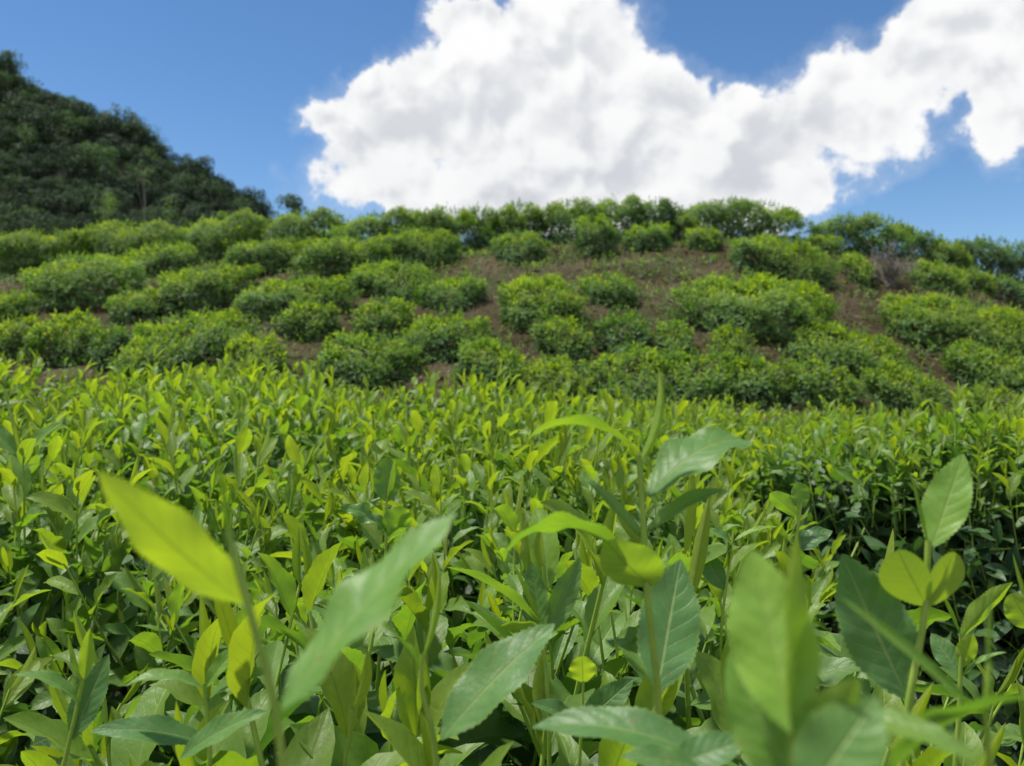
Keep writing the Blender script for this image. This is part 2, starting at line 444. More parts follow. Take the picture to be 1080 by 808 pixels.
def front_bush(label, cx, cy, rx, ry, lod, top=0.0, nshoot=100, dens=210, nold=900, seed=0, drop=.34, flank=False):
    r = np.random.default_rng(900 + seed)
    gz = float(ground(cx, cy))
    t = thing('tea_bush', label, 'tea bush', (cx, cy, gz), 'tea bushes of the clipped table in front')
    o = np.array([cx, cy, gz])

    def surf(a, q):
        lump = .025 * np.sin(5 * q * np.cos(a) * rx + seed) * np.sin(6 * q * np.sin(a) * ry + 2 * seed)
        rim = 1 + .10 * np.sin(3 * a + seed) + .06 * np.sin(5 * a + 2.2 * seed)
        x = cx + rx * rim * q * np.cos(a); y = cy + ry * rim * q * np.sin(a)
        return np.stack([x, y, canopy(x, y) + top - drop * q ** 5 + lump - .05], -1)
    # shoots
    N = int(dens * (1.0, 1.12, 1.05)[lod] * (1.35 if cx > .8 and cy > 1.9 else 1.0) * PI * rx * ry)
    a = r.uniform(0, 2 * PI, N); q = np.sqrt(r.uniform(0, 1, N)) * 1.02
    if flank: q = np.where(np.sin(a) < -.1, q * .72, q)
    pos = surf(a, q); pos[:, 2] += r.normal(0, .016, N)
    out = np.stack([np.cos(a), np.sin(a), np.zeros(N)], -1)
    up = unit(np.array([0, 0, 1.]) + out * (q ** 3 * .65)[:, None] + r.normal(0, .17, (N, 3)))
    sc = r.uniform(.78, 1.2, N) * (1.52, 1.4, 1.2)[lod] * (.74 if cx > .8 and cy > 1.9 else 1.0)
    sc = np.where(pos[:, 1] < .85, sc * 1.18, sc)
    spin = r.uniform(0, 2 * PI, N)
    M = up_frames(up, spin)
    # the shoots that show largest are parts, the rest one mass
    dist = pos[:, 1] + .25 * np.abs(pos[:, 0]); infr = (np.abs(pos[:, 0]) < .68 * pos[:, 1] + .05) & (pos[:, 2] + .12 > ZC - .50 * pos[:, 1])
    order = np.argsort(dist + np.where(infr, 0, 50))
    var = r.integers(0, len(SHOOT_ME[lod]), N)
    # keep the lens itself clear
    ok = (pos[:, 1] > .40)
    from mathutils import Matrix
    used = 0; rest = []
    for k in order:
        if not ok[k]: continue
        if used < nshoot and infr[k]:
            ob = link('shoot', SHOOT_ME[lod][var[k]], t)
            mm = Matrix([[*(M[k][i] * sc[k]), pos[k][i] - o[i]] for i in range(3)] + [[0, 0, 0, 1]])
            ob.matrix_local = mm; used += 1
        else: rest.append(k)
    fm = MB()
    rest = np.array(rest, int)
    l2 = min(2, lod + (1 if lod < 1 else 0)) if len(rest) else lod
    for vtx in range(len(SHOOT_ME[lod])):
        s = rest[var[rest] == vtx] if len(rest) else []
        if len(s): batch(fm, SHOOT_ARR[l2][vtx % len(SHOOT_ARR[l2])], pos[s] - o, M[s], sc[s], np.zeros(len(s)), r.random(len(s)))
    # mature leaves below the table and on the sides
    N = int(nold)
    a = r.uniform(0, 2 * PI, N); q = np.sqrt(r.uniform(0, 1, N)) * 1.0
    side = r.random(N) < .42
    q = np.where(side, 1.0 - .22 * r.random(N) ** 2, q)
    pos = surf(a, q)
    pos[:, 2] -= np.where(side, r.uniform(-.02, .42, N), .01 + r.uniform(0, .16, N))
    out = np.stack([np.cos(a), np.sin(a), np.zeros(N)], -1)
    up = unit(np.array([0, 0, 1.]) + out * np.where(side, .9, .15)[:, None] + r.normal(0, .38, (N, 3)))
    M = up_frames(up, r.uniform(0, 2 * PI, N)); sc = r.uniform(.95, 1.5, N) * (1.25, 1.15, 1.0)[lod]
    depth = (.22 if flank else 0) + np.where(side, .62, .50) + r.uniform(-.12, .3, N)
    keep = pos[:, 1] > .36
    var = r.integers(0, 8, N)
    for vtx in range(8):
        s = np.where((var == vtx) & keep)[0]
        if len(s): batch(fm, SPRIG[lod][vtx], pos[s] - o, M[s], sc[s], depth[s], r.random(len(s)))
    f = link('foliage', fm.mesh('foliage', [LEAF if lod < 2 else LEAF_FAR, STEM]), t); f['kind'] = 'stuff'
    bm = MB(); rr = random.Random(seed)
    for k in range(46 if lod < 2 else 20):
        aa = rr.uniform(0, 2 * PI); qq = math.sqrt(rr.random()) * .95
        e = surf(np.array([aa]), np.array([qq]))[0] - (0, 0, rr.uniform(.02, .1)); b0 = np.array([cx + rr.uniform(-.07, .07), cy + rr.uniform(-.07, .07), gz - .03])
        m1 = b0 * .55 + e * .45 + np.array([math.cos(aa), math.sin(aa), 0]) * .05 * qq + np.array([rr.uniform(-.04, .04), rr.uniform(-.04, .04), 0])
        p = smooth_path([b0, m1, e], 9) - o
        tube(bm, p, rr.uniform(.006, .012), .002, 5, .5, .5, 0)
        for _ in range(3):
            ss = p[rr.randint(4, 7)]; tube(bm, smooth_path([ss, ss + np.array([rr.uniform(-.12, .12), rr.uniform(-.12, .12), rr.uniform(.04, .16)])], 3), .003, .0012, 4, .5, .5, 0)
    link('branches', bm.mesh('branches', [WOOD]), t)
    return t


FB = [
    # label, cx, cy, rx, ry, lod, top, nshoot, dens, nold
    ('nearest tea bush, its bright shoots and toothed mature leaves filling the bottom centre', .02, .86, .58, .48, 0, 0, 100, 190, 640, .26),
    ('tea bush in the bottom left corner with dark hollow between its shoots', -.86, .80, .36, .42, 0, -.03, 80, 170, 420, .30),
    ('tea bush under the heart-shaped leaf pair in the bottom right corner', .74, .60, .40, .30, 0, -.09, 80, 190, 420, .34),
    ('tea bush just behind the blurred yellow leaf, crowded with upright pale shoots', -.86, 1.62, .62, .50, 1, .0, 100, 215, 620, .2),
    ('tea bush right behind the nearest one, under the round leaf with the folded bud', .05, 1.72, .62, .52, 1, .0, 100, 215, 620, .2),
    ('shady sided tea bush beyond the dark gap at right, flank of old dark leaves', 1.34, 2.18, .78, .50, 1, .12, 100, 230, 1500, .55),
    ('tea bush at the left edge of the table with a tall thin sprig', -1.85, 2.35, .60, .55, 1, .02, 90, 215, 500, .2),
    ('tea bush second from the left edge in the middle of the pale table', -.85, 2.58, .62, .56, 1, .01, 100, 215, 500, .2),
    ('tea bush in the middle of the table left of the tall central shoot', .15, 2.62, .60, .55, 1, .0, 100, 215, 500, .2),
    ('tea bush behind the tall central shoot with the upright twisted bud', 1.0, 3.0, .60, .46, 1, -.02, 90, 215, 500, .2),
    ('tea bush at the right frame edge in the table, behind the shady sided one', 2.0, 2.9, .62, .50, 1, .02, 90, 215, 560, .25),
    ('far left tea bush of the table, meeting the hillside bushes', -2.55, 3.42, .70, .62, 1, .06, 90, 210, 480, .2),
    ('tea bush of the far table edge below the bare trunks on the bank', -1.25, 3.55, .70, .55, 1, .05, 90, 210, 480, .22),
    ('tea bush of the far table edge with shoots standing before brown bank soil', -.15, 3.45, .62, .50, 1, .03, 90, 210, 480, .25),
    ('low tea bush of the far table edge right of the bare brown bank', 0.85, 4.08, .75, .62, 2, .03, 90, 210, 480, .25),
    ('low tea bush at the far right of the table, joining the hillside rows', 1.9, 4.02, .70, .62, 2, .02, 90, 210, 480, .25),
    ('outermost low tea bush at the right frame edge below the hillside', 2.8, 3.85, .6, .62, 2, .02, 70, 210, 420, .25),
]
for k, (lb, cx, cy, rx, ry, lod, top, ns, de, no, dr) in enumerate(FB):
    front_bush(lb, cx, cy, rx, ry, lod, top, ns, de, no, k + 1, dr, 'shady' in lb)

# ------------------------------------------------------------------ hillside tea bushes
def hit(px, py):
    d = np.linspace(3.2, 13.0, 1400)
    x = (px - 540) / F * d; z = ZC + (404 - py) / F * d
    below = np.where(z <= ground(x, d))[0]
    if len(below) == 0:
        gap = z - ground(x, d); return d[np.argmin(gap / d)]
    return d[below[0]]


def hill_bush(label, px, top, bot, w, kind='', seed=0):
    r = np.random.default_rng(3000 + seed); rr = random.Random(seed)
    d0 = hit(px, bot)
    wide = 1.08 if seed in (13, 14, 15, 16) else 1.25 if seed <= 16 else (1.10 if px < 500 else .97)
    rx = max(.5 * w / F * d0 * wide - .04, .12)
    ry = min(max(.95 * rx, .22), .62 if px < 500 else .50)
    cy = d0 + ry * .75; cx = (px - 540) / F * cy
    gz = float(ground(cx, cy))
    ht = ZC + (404 - top) / F * cy - gz
    ht = min(max(ht, .30), .95) - (.07 if seed <= 16 else .03)
    t = thing('tea_bush', label, 'tea bush', (cx, cy, gz), 'tea bushes on the hillside')
    dark = .25 if 'dark' in kind else (-.10 if 'pale' in kind else 0.0)
    loose = 'loose' in kind
    A = PI * rx * ry + 2.2 * (rx + ry) * ht
    N = int((620 if loose else 980) * A)
    a = r.uniform(0, 2 * PI, N)
    rim = 1 + .13 * np.sin(2 * a + seed) + .10 * np.sin(3 * a + 1.7 * seed) + .07 * np.sin(5 * a + seed)
    cp = r.uniform(-.62 if seed <= 16 else -.30, 1, N)                       # cosine from the top, some below the widest ring
    sq = np.sqrt(np.clip(1 - cp * cp, 0, 1)) ** .62   # flat topped dome
    dep = 1 - .34 * r.random(N) ** 2
    hz = np.where(cp > 0, .45 + .55 * np.abs(cp) ** .5, .45 + .75 * cp)
    lump = 1 + .15 * np.sin(4.1 * a + 3 * cp + seed) * np.sin(5 * cp + 2 * seed) 
    x = rx * rim * sq * np.cos(a) * dep * lump; y = ry * rim * sq * np.sin(a) * dep
    z = ht * np.clip(hz, .06 if seed <= 16 else .20, 1) * (1 - .18 * (1 - dep)) * (.92 + .12 * np.sin(3 * a * 1.0 + seed) * sq + .07 * np.sin(9 * x / max(rx, .2) + seed)) - .06
    pos = np.stack([x, y, z], -1)
    # crown follows the slope a little
    pos[:, 2] += .95 * (ground(cx + x, cy + y) - gz)
    up = unit(np.stack([np.cos(a) * sq * .9, np.sin(a) * sq * .9, .35 + np.clip(cp, 0, 1)], -1) + r.normal(0, .30, (N, 3)))
    M = up_frames(up, r.uniform(0, 2 * PI, N)); sc = r.uniform(.50, .88, N)
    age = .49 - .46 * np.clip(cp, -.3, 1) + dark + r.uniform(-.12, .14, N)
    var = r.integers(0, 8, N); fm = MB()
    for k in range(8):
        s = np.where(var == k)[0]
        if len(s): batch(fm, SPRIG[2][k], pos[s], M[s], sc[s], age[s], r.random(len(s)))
    # upright young tips that break the outline
    Nt = int((55 if loose else 120) * PI * rx * ry + 8)
    a = r.uniform(0, 2 * PI, Nt); q = np.sqrt(r.random(Nt)) * .95
    x = rx * q * np.cos(a); y = ry * q * np.sin(a)
    pos = np.stack([x, y, ht * (.97 - .42 * q ** 4) - .07 + .95 * (ground(cx + x, cy + y) - gz)], -1)
    M = up_frames(unit(np.array([0, 0, 1.]) + r.normal(0, .2, (Nt, 3))), r.uniform(0, 2 * PI, Nt))
    var = r.integers(0, 12, Nt)
    for k in range(12):
        s = np.where(var == k)[0]
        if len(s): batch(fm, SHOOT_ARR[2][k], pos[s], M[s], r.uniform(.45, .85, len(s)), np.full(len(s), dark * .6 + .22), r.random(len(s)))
    f = link('foliage', fm.mesh('foliage', [LEAF_FAR, STEM]), t); f['kind'] = 'stuff'
    bm = MB()
    for k in range(9 + int(14 * rx)):
        aa = rr.uniform(0, 2 * PI); qq = math.sqrt(rr.random()) * .8
        b0 = np.array([rr.uniform(-.10, .10) * (1 + rx), rr.uniform(-.06, .06), -.05]); e = np.array([rx * qq * math.cos(aa), ry * qq * math.sin(aa), ht * rr.uniform(.5, .74)]); e[2] += .9 * (float(ground(cx + e[0], cy + e[1])) - gz)
        m1 = b0 * .5 + e * .5 + np.array([rr.uniform(-.06, .06), rr.uniform(-.06, .06), -.04])
        p = smooth_path([b0, m1, e], 7); tube(bm, p, rr.uniform(.009, .018), .003, 5, .5, .5, 0)
        for _ in range(2):
            ss = p[rr.randint(3, 5)]; tube(bm, smooth_path([ss, ss + np.array([rr.uniform(-.16, .16), rr.uniform(-.16, .16), rr.uniform(.03, .12)])], 3), .005, .002, 4, .5, .5, 0)
    link('branches', bm.mesh('branches', [WOOD]), t)


HB = [
    # crest, left to right
    ('pale tea bush on the crest at the left frame edge, below the forest', 38, 238, 276, 100, 'pale'),
    ('small darker tea bush tucked below the leftmost bush of the crest', 64, 260, 286, 48, 'dark'),
    ('long pale flat-topped tea bush on the crest below the darkest forest', 137, 229, 256, 112, 'pale'),
    ('pale tea bush on the crest where the forested slope comes down to it', 240, 222, 252, 98, 'pale'),
    ('tea bush on the crest just right of the lone far tree', 330, 218, 252, 95, ''),
    ('long low tea bush on the crest under the left end of the big cloud', 415, 216, 246, 105, ''),
    ('low tea bush on the crest, touching the left of the narrow dark one', 462, 214, 246, 66, ''),
    ('narrow dark upright tea bush on the crest, between two lighter ones', 500, 210, 242, 34, 'dark loose'),
    ('small round tea bush on the crest next to the narrow dark one', 542, 207, 230, 54, ''),
    ('flat tea bush on the crest above the bare brown slope', 597, 205, 231, 66, ''),
    ('tea bush at the highest point of the crest, left of a dark one', 652, 203, 234, 66, ''),
    ('dark tea bush at the highest point of the crest below the cloud centre', 694, 203, 232, 52, 'dark'),
    ('long thick tea bush on the crest ending at the notch of blue sky', 778, 206, 250, 145, ''),
    ('domed tea bush on the crest right of the notch, against blue sky', 915, 221, 268, 110, ''),
    ('small dark tea bush on the falling right crest beside the domed one', 980, 238, 264, 44, 'dark'),
    ('dark tea bush on the crest at the right frame edge', 1045, 247, 292, 95, 'dark'),
    # second row
    ('tea bush in the second row below the long pale one of the crest', 172, 252, 290, 78, ''),
    ('small tea bush in a gap of the second row, below the end of the forest', 225, 246, 268, 44, 'pale'),
    ('tea bush of the second row, third from the left, pale topped', 286, 248, 290, 92, ''),
    ('tea bush of the second row with a shaded underside, left of the centre', 363, 246, 298, 88, ''),
    ('tea bush of the second row left of the bare brown slope', 440, 236, 280, 90, ''),
    ('small tea bush leaning over a mushroom-shaped one in the brown slope', 527, 223, 254, 52, 'pale'),
    ('mushroom-shaped tea bush on a bare trunk in the middle of the brown slope', 546, 240, 276, 72, ''),
    ('loose twiggy tea bush right of the mushroom-shaped one', 627, 222, 270, 60, 'loose'),
    ('compact tea bush on the brown slope right of the loose twiggy one', 685, 231, 266, 58, ''),
    ('little tea bush tucked below the long thick crest bush', 722, 221, 246, 40, ''),
    ('little round pale tea bush on twigs below the long thick crest bush', 741, 237, 264, 40, 'pale'),
    ('broad tea bush under the notch in the crest', 822, 246, 297, 112, ''),
    ('small tea bush joining the broad one to the domed crest bush', 871, 243, 270, 44, ''),
    ('small pale tea bush left of the dead grey shrub', 904, 268, 301, 36, 'pale'),
    ('pale tea bush behind others below the dark right crest', 1000, 250, 276, 56, 'pale'),
    ('tea bush directly right of the dead grey shrub', 990, 272, 306, 62, 'pale'),
    ('small tea bush below the dark crest bush, right of the dead shrub', 1031, 278, 309, 38, 'pale'),
    ('sparse leggy tea bush at the right frame edge below the dark crest bush', 1070, 288, 324, 44, 'loose dark'),
    # third row
    ('large wide pale tea bush on the left of the slope', 92, 266, 326, 126, 'pale'),
    ('tea bush at the lower right of the large wide left one', 142, 300, 342, 60, ''),
    ('tea bush in the third row between two wider ones, left half', 216, 276, 328, 100, ''),
    ('wide flat tea bush with bare trunks below it', 308, 289, 338, 112, ''),
    ('small hanging tea bush on bare pale trunks above brown soil', 326, 322, 360, 60, ''),
    ('tea bush of the third row above the soil bank, left of centre', 414, 272, 316, 94, ''),
    ('tea bush in the third row at the left edge of the brown slope', 476, 286, 326, 78, ''),
    ('round light-leaved tea bush in the centre below the mushroom-shaped one', 568, 288, 348, 112, 'pale'),
    ('flat tea bush in the third row right of the round light-leaved one', 642, 285, 322, 76, ''),
    ('very wide umbrella-like tea bush on the right half with a dark hollow beneath', 800, 291, 360, 178, 'pale'),
    ('cut off tea bush in the third row at the left frame edge', 6, 317, 346, 46, ''),
    # fourth row and foot of the bank
    ('upright leafy tea bush low on the left of the bank', 73, 326, 388, 74, 'pale'),
    ('narrow dark tea bush right of the upright leafy one', 116, 346, 388, 36, 'dark'),
    ('large round tea bush low on the bank, left half', 202, 329, 392, 132, ''),
    ('low tea bush at the left frame edge just above the table', 14, 343, 380, 60, 'pale'),
    ('dark-leaved tea bush in the fourth row above the low one at the soil', 405, 316, 360, 66, ''),
    ('tea bush in the fourth row overhanging the soil bank', 472, 326, 380, 92, ''),
    ('low tea bush right of the bare soil patch with trunks', 384, 360, 408, 102, ''),
    ('low shaded tea bush at the foot of the bank, centre', 520, 366, 414, 92, ''),
    ('tea bush below the round light-leaved one', 592, 341, 382, 72, ''),
    ('glossy dark tea bush with a deep hollow, right of centre', 658, 331, 380, 80, 'dark'),
    ('small tea bush between the glossy dark one and the umbrella-like one', 712, 350, 384, 50, ''),
    ('small round tea bush below the umbrella-like one', 770, 361, 396, 52, ''),
    ('broad low tea bush below the dry grass patch at right', 897, 349, 402, 132, ''),
    ('very large tea bush at the right with a black hollow at its left', 1015, 311, 378, 158, 'pale'),
    ('tea bush low at the right frame edge below the very large one', 1050, 362, 424, 106, ''),
    ('flat low tea bush at the foot of the bank beside the brown soil', 582, 393, 432, 90, 'pale'),
    ('tea bush at the foot of the bank behind the tall central shoot', 664, 376, 434, 120, ''),
    ('tea bush at the foot of the bank right of the tall central shoot', 742, 380, 430, 98, ''),
    ('low tea bush at the foot of the bank below the small round one', 806, 386, 430, 80, ''),
    ('low tea bush at the foot of the bank below the broad low one', 868, 386, 434, 86, ''),
    ('rounded tea bush at the foot of the bank, right side', 958, 391, 444, 96, ''),
    ('lowest tea bush of the bank at the right frame edge', 1052, 420, 462, 90, 'pale'),
    ('small low tea bush at the table edge, left of the soil patch', 270, 382, 408, 72, 'pale'),
    ('second low tea bush at the table edge, below the large round one', 165, 378, 404, 84, 'pale'),
]
for k, (lb, px, tp, bt, w, kd) in enumerate(HB):
    hill_bush(lb, px, tp, bt, w, kd, k + 1)

# bushes on the far side of the crest and outside the frame keep the hill planted from a step aside
# ------------------------------------------------------------------ dead shrub
d0 = hit(938, 304); cx = (938 - 540) / F * (d0 + .1); gz = float(ground(cx, d0 + .1))
t = thing('dead_shrub', 'grey leafless shrub of dry twigs on the slope under the domed crest bush', 'dead shrub', (cx, d0 + .1, gz))
bm = MB(); rr = random.Random(5)
for k in range(60):
    aa = rr.uniform(0, 2 * PI); el = rr.uniform(.35, 1.4); L = rr.uniform(.22, .46)
    e = np.array([math.cos(aa) * math.cos(el), math.sin(aa) * math.cos(el), math.sin(el)]) * L
    p = smooth_path([np.array([rr.uniform(-.05, .05), rr.uniform(-.05, .05), -.03]), e * .5 + np.array([rr.uniform(-.05, .05), rr.uniform(-.05, .05), .03]), e], 6)
    tube(bm, p, .007, .002, 4, .5, .5, 0)
    for _ in range(4):
        ss = p[rr.randint(2, 5)]; tube(bm, smooth_path([ss, ss + np.array([rr.uniform(-.1, .1), rr.uniform(-.1, .1), rr.uniform(0, .14)])], 3), .0035, .0015, 4, .5, .5, 0)
DEAD = plain('dead_twig', [(.3, (.13, .11, .09)), (.7, (.30, .27, .24))], 25, .9, .2, .001)
link('twigs', bm.mesh('twigs', [DEAD]), t)

# ------------------------------------------------------------------ ground litter and dry grass
def litter():
    N = 42000
    x = RS.uniform(-8, 8, N); y = RS.uniform(3.9, 12.5, N)
    clump = np.sin(3.1 * x + 1.3 * y) + np.sin(2.2 * y - 1.4 * x + 1) + RS.normal(0, .8, N) > -.2
    x, y = x[clump], y[clump]; n = len(x)
    z = ground(x, y)
    h = RS.uniform(.03, .19, n); wd = RS.uniform(.0015, .004, n)
    az = RS.uniform(0, 2 * PI, n); ln = RS.uniform(.2, 1.2, n)
    b = np.stack([x, y, z - .01], -1); s = np.stack([np.cos(az), np.sin(az), 0 * az], -1)
    l = np.stack([-np.sin(az) * ln, np.cos(az) * ln, np.ones(n)], -1)
    l /= np.linalg.norm(l, axis=1, keepdims=True)
    v = np.stack([b - s * wd[:, None], b + s * wd[:, None], b + l * (h * .6)[:, None] + s * wd[:, None] * .7, b + l * (h * .6)[:, None] - s * wd[:, None] * .7,
                  b + l * h[:, None] * 1.0 - np.array([0, 0, 1]) * (h * .2 * ln)[:, None] + s * wd[:, None] * .1, b + l * h[:, None] - np.array([0, 0, 1]) * (h * .2 * ln)[:, None] - s * wd[:, None] * .1], 1)
    k = (np.arange(n) * 6)[:, None]
    q = np.concatenate([k + [[0, 1, 2, 3]], k + [[3, 2, 4, 5]]])
    m = MB(); m.add(v.reshape(-1, 3), q, None, .5, np.repeat(RS.random(n), 6), 0)
    o = link('dry_grass', m.mesh('dry_grass', [STRAW])); o['kind'] = 'stuff'; o['label'] = 'dry grass stubble on the brown bank between the tea bushes'; o['category'] = 'dry grass'
    # fallen leaves
    n = 9000
    x = RS.uniform(-8, 8, n); y = RS.uniform(1.0, 12.5, n); pos = np.stack([x, y, ground(x, y) + .012], -1)
    lm = MB(); put_leaf(lm, (0, 0, 0), (0, 1, 0), (0, 0, 1), L=.06, W=.024, nu=3, nv=2, fold=.3, bend=-.5)
    m = MB(); M = up_frames(unit(np.array([0, 0, 1.]) + RS.normal(0, .35, (n, 3))), RS.uniform(0, 6.28, n))
    batch(m, lm.arrays(), pos, M, RS.uniform(.6, 1.3, n), np.zeros(n), RS.random(n))
    o = link('leaf_litter', m.mesh('leaf_litter', [STRAW])); o['kind'] = 'stuff'; o['label'] = 'brown fallen tea leaves on the soil under the bushes'; o['category'] = 'leaf litter'
    # low weeds
    n = 11000
    x = RS.uniform(-8, 8, n); y = RS.uniform(4.0, 12.5, n)
    k = np.sin(1.9 * x + .7 * y + .5) + np.sin(1.3 * y - 2.1 * x) > -.6
    x, y = x[k], y[k]; n = len(x)
    pos = np.stack([x, y, ground(x, y) + .03], -1); m = MB(); var = RS.integers(0, 8, n)
    M = up_frames(unit(np.array([0, -.2, 1.]) + RS.normal(0, .3, (n, 3))), RS.uniform(0, 6.28, n))
    for q in range(8):
        s = np.where(var == q)[0]; batch(m, SPRIG[2][q], pos[s], M[s], RS.uniform(.45, 1.0, len(s)), RS.uniform(.15, .6, len(s)), RS.random(len(s)))
    o = link('weeds', m.mesh('weeds', [LEAF_FAR, STEM])); o['kind'] = 'stuff'; o['label'] = 'low green weeds on the soil between the hillside bushes'; o['category'] = 'weeds'


litter()

# ------------------------------------------------------------------ hero shoots in front
SAMPLES_UP = np.array([0, 0, 1.])


def hero(label, d, stem, leaves, buds=(), r0=.0019, root=True):
    """stem: list of (px, py[, d]); leaves: dict entries"""
    pts = [P(p[0], p[1], p[2] if len(p) > 2 else d) for p in stem]
    base = pts[0]
    if root:   # the stem runs on down into the bush below
        low = base + np.array([base[0] * .08 - .004, .035, -.16]); pts = [low] + pts
    t = thing('tea_shoot', label, 'tea shoot', pts[0], 'young tea shoots standing up nearest the lens')
    o = pts[0]
    m = MB(); tube(m, smooth_path(pts, 26) - o, r0 * 1.15, r0 * .7, 10, .3, .5, 0)
    link('stem', m.mesh('stem', [STEM]), t)
    for k, lf in enumerate(leaves):
        b, tip = lf['b'], lf['t']
        B = P(b[0], b[1], b[2] if len(b) > 2 else d) - o; T = P(tip[0], tip[1], tip[2] if len(tip) > 2 else d) - o
        m = MB()
        kw = dict(nu=44, nv=12, fold=lf.get('fold', .28), bend=lf.get('bend', -.5), twist=lf.get('twist', 0), ruffle=lf.get('ruffle', .05),
                  serr=lf.get('serr', .02), bul=lf.get('bul', .004), ph=k * 1.7, tipcurl=lf.get('curl', 0), peak=lf.get('peak', .95), wpow=lf.get('wpow', .8), asym=lf.get('asym', 0))
        leaf_chord(m, B, T, lf.get('n', (0, -.6, .8)), wr=lf.get('w', .36), age=lf.get('age', .25), rnd=lf.get('rnd', 1.25), **kw)
        ob = link('bud' if lf.get('bud') else 'leaf', m.mesh('leaf', [LEAF]), t)
        if lf.get('label'): ob['label'] = lf['label']
    return t


def L(b, t, w=.36, age=.25, n=(0, -.6, .8), **k): return dict(b=b, t=t, w=w, age=age, n=n, **k)
def BUD(b, t, w=.16, age=.02, n=(.6, -.7, .2), **k): return dict(b=b, t=t, w=w, age=age, n=n, fold=1.0, serr=0, bul=0, ruffle=0, bend=k.pop('bend', .25), bud=True, **k)


UNDER = (.15, .75, .55)      # upper face turned away: the lens sees the underside lit through
hero('blurred shoot with one glowing yellow leaf and one long pale leaf, nearest at left', .245,
     [(300, 830), (290, 745), (262, 640), (248, 590), (240, 560)],
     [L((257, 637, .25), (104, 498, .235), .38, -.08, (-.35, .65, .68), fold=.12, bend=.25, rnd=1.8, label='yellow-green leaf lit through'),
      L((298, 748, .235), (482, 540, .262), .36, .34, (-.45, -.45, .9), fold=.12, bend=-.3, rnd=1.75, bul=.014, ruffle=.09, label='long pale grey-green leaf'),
      BUD((248, 600), (228, 470), .10, .12, (.4, -.9, .1))], r0=.0016)
hero('slim shoot with a narrow yellow bud and a long blade pointing right, bottom centre', .43,
     [(462, 830), (457, 775), (444, 720), (446, 690)],
     [L((465, 780), (585, 658, .46), .42, .45, (-.35, -.6, .75), fold=.22, bend=-.3),
      BUD((446, 692), (463, 596), .17, .02, (.8, -.5, .2), bend=-.2),
      L((444, 705), (380, 648, .40), .26, .35, (-.2, -.4, .9), fold=.3, bend=-.5)], r0=.002)
hero('tallest central shoot with an upright twisted bud and arching leaves on both sides', .44,
     [(697, 830), (693, 720), (682, 620), (678, 540), (674, 480)],
     [BUD((672, 490), (694, 386), .20, .06, (.85, -.5, .1), bend=-.5),
      L((672, 478, .44), (556, 464, .45), .27, .10, (-.05, .35, .95), fold=.35, bend=-1.5, label='arched yellow leaf'),
      L((684, 524, .44), (795, 468, .47), .44, .38, (-.5, -.55, .7), fold=.15, bend=-1.25, ruffle=.09),
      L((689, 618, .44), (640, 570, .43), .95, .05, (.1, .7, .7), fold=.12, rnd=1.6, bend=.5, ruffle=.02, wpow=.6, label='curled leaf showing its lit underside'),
      L((656, 578, .432), (533, 584, .43), .46, .16, (0, .42, .9), fold=.14, bend=-1.6, ruffle=.06, rnd=1.5),
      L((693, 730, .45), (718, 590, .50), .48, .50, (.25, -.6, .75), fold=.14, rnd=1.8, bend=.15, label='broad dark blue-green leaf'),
      L((680, 572), (612, 500, .46), .16, .3, (-.4, -.2, .9), fold=.5, bend=-.4),
      L((682, 562), (768, 518, .46), .20, .25, (.3, -.3, .9), fold=.4, bend=-.9)], r0=.0024)
hero('heavily blurred large pale shoot in the lower right foreground, leaves held upright', .215,
     [(840, 860), (836, 810), (834, 770)],
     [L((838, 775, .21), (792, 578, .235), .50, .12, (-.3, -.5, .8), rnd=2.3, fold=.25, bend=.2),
      L((836, 790, .21), (838, 560, .222), .30, .04, (.7, -.5, .5), rnd=1.2, fold=.45, bend=.3),
      L((846, 850, .215), (768, 690, .232), .5, .28, (-.2, -.6, .75), rnd=1.8, fold=.2, bend=-.2),
      L((842, 810, .21), (905, 715, .205), .46, .10, (.5, .6, .6), fold=.2, bend=-.3),
      L((844, 850, .20), (925, 735, .208), .62, .36, (.2, -.5, .8), rnd=1.7, fold=.2, bend=-.4)], r0=.0016)
hero('shoot with a heart-shaped pair of yellow leaves below one tall pale leaf, right', .43,
     [(948, 830), (960, 730), (975, 650), (979, 570)],
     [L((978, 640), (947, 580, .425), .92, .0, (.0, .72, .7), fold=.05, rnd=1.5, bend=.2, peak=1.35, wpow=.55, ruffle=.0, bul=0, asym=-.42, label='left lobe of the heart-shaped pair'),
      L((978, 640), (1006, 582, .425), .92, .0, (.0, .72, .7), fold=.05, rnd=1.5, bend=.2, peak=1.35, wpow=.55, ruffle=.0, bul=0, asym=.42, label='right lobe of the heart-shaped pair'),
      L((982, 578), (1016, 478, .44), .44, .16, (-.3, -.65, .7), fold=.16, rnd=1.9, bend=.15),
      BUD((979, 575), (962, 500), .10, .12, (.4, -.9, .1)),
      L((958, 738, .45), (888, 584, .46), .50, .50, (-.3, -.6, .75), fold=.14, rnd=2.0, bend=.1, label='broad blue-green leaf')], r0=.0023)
hero('blurred grassy shoot with thin blades in the bottom right corner', .25,
     [(1050, 850), (1040, 760), (1043, 700)],
     [BUD((1042, 715), (1046, 610), .10, .18, (.5, -.8, .1)),
      L((1040, 760), (884, 628, .27), .09, .22, (-.3, -.6, .7), fold=.6, bend=-.35, serr=0, bul=0),
      L((1030, 800, .235), (890, 750, .26), .26, .2, (-.1, -.5, .85), fold=.3, bend=-.5),
      L((940, 812, .27), (1100, 735, .235), .36, .30, (-.1, .5, .85), fold=.3, bend=-.6)], r0=.0013)
